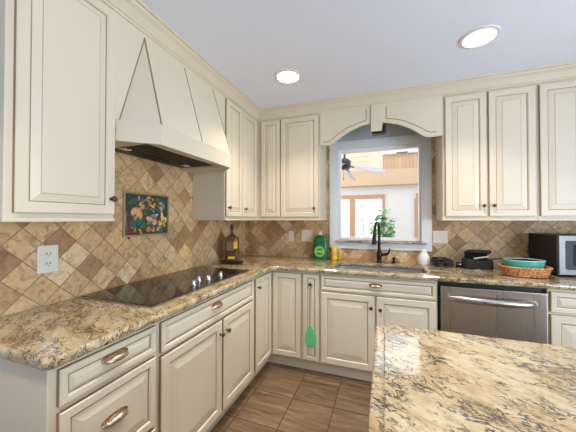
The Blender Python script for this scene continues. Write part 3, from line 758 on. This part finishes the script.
# keys in front of the bag
ky = thing('key_ring', (2.29, -.27, CT), 'small ring of silver keys in front of the camera bag', 'keys')
MB().tube([(2.285 + .014 * math.cos(a), -.268 + .014 * math.sin(a), CT + .004) for a in [2 * PI * k / 20 for k in range(20)]], .0022, chrome, 6, True).build('ring', ky, smooth=True)
for i, a in enumerate((-.5, .2, 1.0)):
    ca, sa = math.cos(a), math.sin(a)
    f = lambda x, y, z, ca=ca, sa=sa, i=i: (2.296 + x * ca - y * sa, -.268 + x * sa + y * ca, CT + .003 + i * .003 + z)
    kb = MB().prism([(.0 + .012 * math.cos(t) + .012, .012 * math.sin(t)) for t in [2 * PI * k / 14 for k in range(14)]], 0, .0025, chrome, f)
    kb.prism([(.022, -.004), (.06, -.004), (.064, 0), (.06, .003), (.022, .004)], 0, .0025, chrome, f); kb.build('key', ky)
pw = [(2.722, -.022, CT + .10), (2.70, -.02, CT + .085), (2.6, -.02, CT + .075), (2.5, -.022, CT + .075), (2.455, -.03, CT + .06), (2.44, -.04, CT + .02), (2.46, -.05, CT + .005)]
tag(MB().tube(pw, .004, black_pl, 8).build('power_cord', smooth=True), 'thin black power cord along the tile behind the wicker basket', 'cord')

# wicker basket and teal dish
bx, by = 2.56, -.385
bk = thing('wicker_basket', (bx, by, CT), 'low orange-brown wicker basket holding the teal dish', 'basket')
V = []; F = []; NR, NK = 11, 96
for i in range(NR):
    z = .004 + .062 * i / (NR - 1); g = .86 + .14 * i / (NR - 1)
    for k in range(NK):
        a = 2 * PI * k / NK; ca, sa = math.cos(a), math.sin(a); e = .7
        wv = 1 + .022 * math.sin(24 * a + PI * i)
        V.append((bx + .146 * g * wv * math.copysign(abs(ca) ** e, ca), by + .105 * g * wv * math.copysign(abs(sa) ** e, sa), CT + z))
for i in range(NR - 1):
    for k in range(NK): F.append((i * NK + k, i * NK + (k + 1) % NK, (i + 1) * NK + (k + 1) % NK, (i + 1) * NK + k))
F.append(list(range(NK))[::-1])
o = MB().add(V, F, wick).build('weave', bk, smooth=True); m = o.modifiers.new('shell', 'SOLIDIFY'); m.thickness = .005; m.offset = -1
def brim(z, g, r, ph):
    return [(bx + .146 * g * math.copysign(abs(math.cos(a)) ** .7, math.cos(a)), by + .105 * g * math.copysign(abs(math.sin(a)) ** .7, math.sin(a)), CT + z + .003 * math.sin(30 * a + ph)) for a in [2 * PI * k / 120 for k in range(120)]]
MB().tube(brim(.068, 1.0, .006, 0), .006, wick, 8, True).tube(brim(.070, .985, .006, PI), .005, wick, 8, True).build('rim', bk, smooth=True)
dx_, dy_ = 2.56, -.382
DZ = CT + .010
td = thing('casserole_dish', (dx_, dy_, DZ), 'oval teal dish with pale inside, sitting in the wicker basket', 'dish')
MB().lathe([(.001, .002), (.090, 0), (.102, .006), (.116, .05), (.125, .085), (.130, .106)], teal, at(dx_, dy_, DZ), 40, .95, .68).build('bowl', td, smooth=True)
MB().lathe([(.131, .106), (.130, .111), (.123, .110), (.113, .06), (.098, .014), (.001, .012)], teal_in, at(dx_, dy_, DZ), 40, .95, .68).build('inner_glaze', td, smooth=True)

# microwave
ma = math.radians(8)
def MW(a, b, c_): return (2.775 + a * math.cos(ma) - b * math.sin(ma), -.345 + a * math.sin(ma) + b * math.cos(ma), CT + c_)
mw = thing('microwave', MW(.25, .15, 0), 'microwave oven with black sides and stainless front, at the right end of the counter', 'microwave')
MB().box(0, .50, .012, .315, .012, .305, black_pl, MW).build('body', mw, bevel=.004)
mw_steel = P('microwave_steel', srgb(128, 128, 128), .45, .8)
mf = MB().box(0, .37, -.012, .0125, .014, .303, mw_steel, MW); mf.build('door', mw, bevel=.004)
MB().prism(rrect(.04, .33, .055, .265, .012), .0119, .0145, mw_win, lambda a, b, d: MW(a, -d, b)).build('door_frame_glass', mw)
MB().prism(rrect(.085, .285, .085, .235, .008), .0144, .0152, black_gl, lambda a, b, d: MW(a, -d, b)).build('window', mw)
MB().box(.372, .50, -.012, .0125, .014, .303, black_pl, MW).build('control_panel', mw, bevel=.003)
MB().tube([MW(.352, -.014, .06), MW(.352, -.035, .08), MW(.352, -.035, .24), MW(.352, -.014, .26)], .008, steel, 10).build('handle', mw, smooth=True)
for a, b in ((.03, .04), (.47, .04), (.03, .27), (.47, .27)): MB().lathe([(.012, 0), (.012, .014)], black_pl, lambda x, y, z, a=a, b=b: MW(a + x, b + y, z), 12).build('foot', mw)

# green fly swatter hanging from a knob
fs = thing('fly_swatter', (.982, -.642, .25), 'green paddle fly swatter hanging from the knob of the narrow cabinet', 'fly swatter')
loop = [(.982 + .017 * math.cos(a), -.644, .772 + .022 * math.sin(a)) for a in [math.radians(-90 + 360 * k / 24) for k in range(24)]]
MB().tube(loop, .0022, wire_m, 6, True).tube([(.982, -.644, .751), (.980, -.642, .6), (.981, -.640, .43)], .003, wire_m, 8).build('handle', fs, smooth=True)
pd = [(0, .182), (.012, .178), (.02, .16), (.036, .13), (.047, .095), (.05, .055), (.044, .02), (.03, .004), (0, 0), (-.026, .004), (-.04, .018), (-.047, .055), (-.045, .095), (-.034, .13), (-.02, .16), (-.012, .178)]
hl = []
pb = slab([(x, z) for x, z in pd], [], .0035, .0025, rubber_g, 2, lambda a, b, d: (.984 + a, -.640 - d, .252 + b))
for k in range(6):
    pb.box(.984 - .03, .984 + .03, -.645, -.6435, .275 + k * .018, .279 + k * .018, rubber_g)
pb.build('paddle', fs)

# ------------------------------------------------------------------ sunroom beyond the kitchen window
struct(MB().box(-2.5, 6, .15, 3.55, -.1, 0, sunfloor_m).build('floor', origin=(0, 0, 0)))
FY = 3.40
wf = MB()
def wfb(x0, x1, z0, z1): wf.box(x0, x1, FY, FY + .14, z0, z1, sun_wall)
wfb(-2.5, -1.2, 0, 2.10); wfb(-1.2, 1.57, 0, .93); wfb(-1.2, 1.57, 1.80, 2.10); wfb(1.57, 2.24, 0, 2.10); wfb(2.24, 4.6, 0, .93); wfb(2.24, 4.6, 1.80, 2.10); wfb(4.6, 6, 0, 2.10)
struct(wf.build('wall_sunroom', origin=(0, 0, 0)))
gb = MB().box(1.27, 1.56, FY, FY + .14, 2.10, 2.97, pale_board).box(1.56, 6, FY, FY + .14, 2.10, 2.97, pine_boards).box(-2.5, 1.27, FY, FY + .14, 2.10, 2.97, cream_boards)
struct(gb.build('wall_gable', origin=(0, 0, 0)))
bmn = MB().box(-2.5, 6, FY - .12, FY, 2.09, 2.42, pine).box(-2.5, 6, FY - .125, FY, 2.075, 2.09, pine_d)
struct(bmn.build('trim_4', origin=(0, 0, 0)))
wtb = MB().box(1.56, 4.5, FY - .06, FY, 2.76, 2.92, sun_wall)
struct(wtb.build('trim_5', origin=(0, 0, 0)))
vt = MB().box(1.84, 2.06, FY - .075, FY - .061, 2.75, 2.785, P('vent_grey', srgb(170, 168, 172), .5))
for k in range(5): vt.box(1.85, 2.05, FY - .078, FY - .0745, 2.754 + k * .006, 2.757 + k * .006, wire_m)
tag(vt.build('air_vent'), 'small grey vent on the white beam high in the sunroom', 'vent')
def sunwindow(name, x0, x1, z0, z1, mull):
    wn = MB(); c_ = .07
    wn.box(x0 - .02, x1 + .03, FY - .025, FY + .02, z1 - .01, z1 + .09, pine_d)
    for xa, xb in ((x0 - .05, x0 + .03), (x1 - .03, x1 + .03)) : wn.box(xa, xb, FY - .025, FY + .10, z0, z1 - .01, pine_d)
    for xm in mull: wn.box(xm - .06, xm + .06, FY - .02, FY + .10, z0, z1 - .01, pine_d)
    o = struct(wn.build(name, origin=(0, 0, 0)))
    MB().box(x0 - .05, x1 + .03, FY - .05, FY + .1, z0 - .04, z0, vinyl_m).build('window_sill', o)
    MB().box(x0, x1, FY + .06, FY + .064, z0, z1, glass).build('window_pane', o)
sunwindow('window_2', -1.2, 1.57, .93, 1.80, (.90, -.1))
sunwindow('window_3', 2.24, 4.6, .93, 1.80, (3.4,))
# clerestory window and closed roof
clr = MB().box(-2.5, 6, FY + .02, FY + .12, 2.97, 3.02, sun_wall).box(-2.5, 6, FY + .02, FY + .12, 4.14, 4.2, sun_wall)
for x in (-2.5, -.5, 1.2, 2.9, 4.6): clr.box(x - .03, x + .03, FY + .02, FY + .12, 3.02, 4.14, sun_wall)
o = struct(clr.build('window_4', origin=(0, 0, 0)))
MB().box(-2.5, 6, FY + .06, FY + .064, 3.02, 4.14, glass).build('window_pane', o)
struct(MB().box(-2.5, 6, .15, 3.7, 4.2, 4.3, sun_wall).box(-2.5, 6, .15, .25, 2.56, 4.2, sun_wall).build('ceiling', origin=(0, 0, 0)))

# ceiling fan
fx, fy, fz = .985, 1.5, 2.24
fan = thing('ceiling_fan', (fx, fy, fz - .2), 'ceiling fan with pale lavender blades in the sunroom beyond the window', 'ceiling fan')
MB().lathe([(.05, -.10), (.085, -.085), (.10, -.05), (.10, .03), (.075, .06), (.03, .085)], fan_m, at(fx, fy, fz), 28).build('motor', fan, smooth=True)
MB().tube([(fx, fy, fz + .08), (fx, fy, 4.2)], .016, fan_m, 10).build('rod', fan)
for k in range(4):
    a = math.radians(-6 + 90 * k); ca, sa = math.cos(a), math.sin(a)
    def bf(u, v, d, ca=ca, sa=sa): 
        z = fz - .055 + v * .60 - .24 * (u - .1); return (fx + u * ca - v * sa, fy + u * sa + v * ca, z + d)
    pl = [(.16, -.05), (.4, -.068), (.56, -.07), (.61, -.055), (.63, 0), (.61, .055), (.56, .07), (.4, .068), (.16, .05)]
    b_ = MB().prism(pl, 0, .007, blade_m, bf).build('blade', fan)
    MB().prism([(.08, -.02), (.22, -.03), (.22, .03), (.08, .02)], -.006, 0, fan_m, bf).build('blade_iron', b_)
MB().tube([(fx - .01, fy - .03, fz - .09), (fx - .012, fy - .03, fz - .25)], .003, fan_m, 6).lathe([(.001, 0), (.012, .008), (.001, .025)], fan_m, at(fx - .012, fy - .03, fz - .27), 10).build('pull_chain', fan)

# potted plant in front of the sunroom window
px, py = 1.55, .9
pp = thing('potted_plant', (px, py, 0), 'leafy green plant standing in the sunroom behind the faucet', 'plant')
MB().lathe([(.12, 0), (.125, .01), (.165, .27), (.175, .275), (.175, .31), (.16, .31), (.155, .28), (.001, .28)], terra, at(px, py, 0), 28).build('pot', pp, smooth=True)
MB().lathe([(.154, .27), (.15, .29), (.001, .292)], soil, at(px, py, 0), 24).build('soil', pp)
stems = []
sm = MB(); fo = MB()
rnd = random.Random(3)
tips = [(-.02, 0, 1.50), (.03, .03, 1.50), (-.13, .02, 1.33), (-.06, -.04, 1.36), (.0, .02, 1.38), (.02, -.03, 1.28), (.10, .02, 1.20), (.13, -.02, 1.26), (.13, .02, 1.36), (.06, 0, 1.17), (-.02, .05, 1.25), (.0, -.06, 1.43)]
for dx, dy, z in tips:
    b0 = Vector((px + dx * .1, py + dy * .1, .285)); b1 = Vector((px + dx * .35, py + dy * .5, .8)); b2 = Vector((px + dx, py + dy, z))
    ptsb = [b0.lerp(b1, t).lerp(b1.lerp(b2, t), t) for t in [k / 10 for k in range(11)]]
    sm.tube(ptsb, [.007 - .0005 * k for k in range(11)], bark, 6)
    for q in range(15):
        base = ptsb[10].lerp(ptsb[8], rnd.random() * .9); a = rnd.random() * 2 * PI; el = rnd.uniform(-.7, .6)
        L = rnd.uniform(.06, .11); d = Vector((math.cos(a) * math.cos(el), math.sin(a) * math.cos(el), math.sin(el))); s = d.cross(Vector((0, 0, 1))).normalized() * L * .40; u = s.cross(d).normalized() * .008
        fo.add([base, base + d * L * .35 + s, base + d * L * .4 - u * .6, base + d * L * .35 - s, base + d * L * .75 + s * .7, base + d * L * .75 - u, base + d * L * .75 - s * .7, base + d * L - u * 2],
               [(0, 1, 2), (0, 2, 3), (1, 4, 5, 2), (2, 5, 6, 3), (4, 7, 5), (5, 7, 6)], leaf)
sm.build('stem', pp); fo.build('foliage', pp)

# outside: ground and bare trees
struct(MB().box(-30, 40, 3.6, 60, -.3, -.2, ground_m).build('ground', origin=(0, 0, 0)))
def tree(x, y, h, seed, label):
    r_ = random.Random(seed); mb = MB()
    def grow(p, d, L, rad, lev):
        q = p + d * L; mid = p.lerp(q, .5) + Vector((r_.uniform(-1, 1), r_.uniform(-1, 1), 0)) * L * .05
        mb.tube([p, mid, q], [rad, rad * .85, rad * .7], bark, 5)
        if lev == 0: return
        for k in range(3 if lev > 1 else 2):
            nd = (d + Vector((r_.uniform(-1, 1), r_.uniform(-.8, .8), r_.uniform(-.1, .5))) * .8).normalized(); grow(q if k else p.lerp(q, .75), nd, L * r_.uniform(.6, .8), rad * .62, lev - 1)
    grow(Vector((x, y, -.2)), Vector((0, 0, 1)), h * .32, h * .011, 4)
    tag(mb.build('tree', origin=(x, y, -.2)), label, 'tree')
tree(-.6, 9, 5.5, 1, 'bare tree seen through the left pane of the sunroom window')
tree(.2, 16, 6, 2, 'bare tree farther off, seen in the middle pane of the sunroom window')
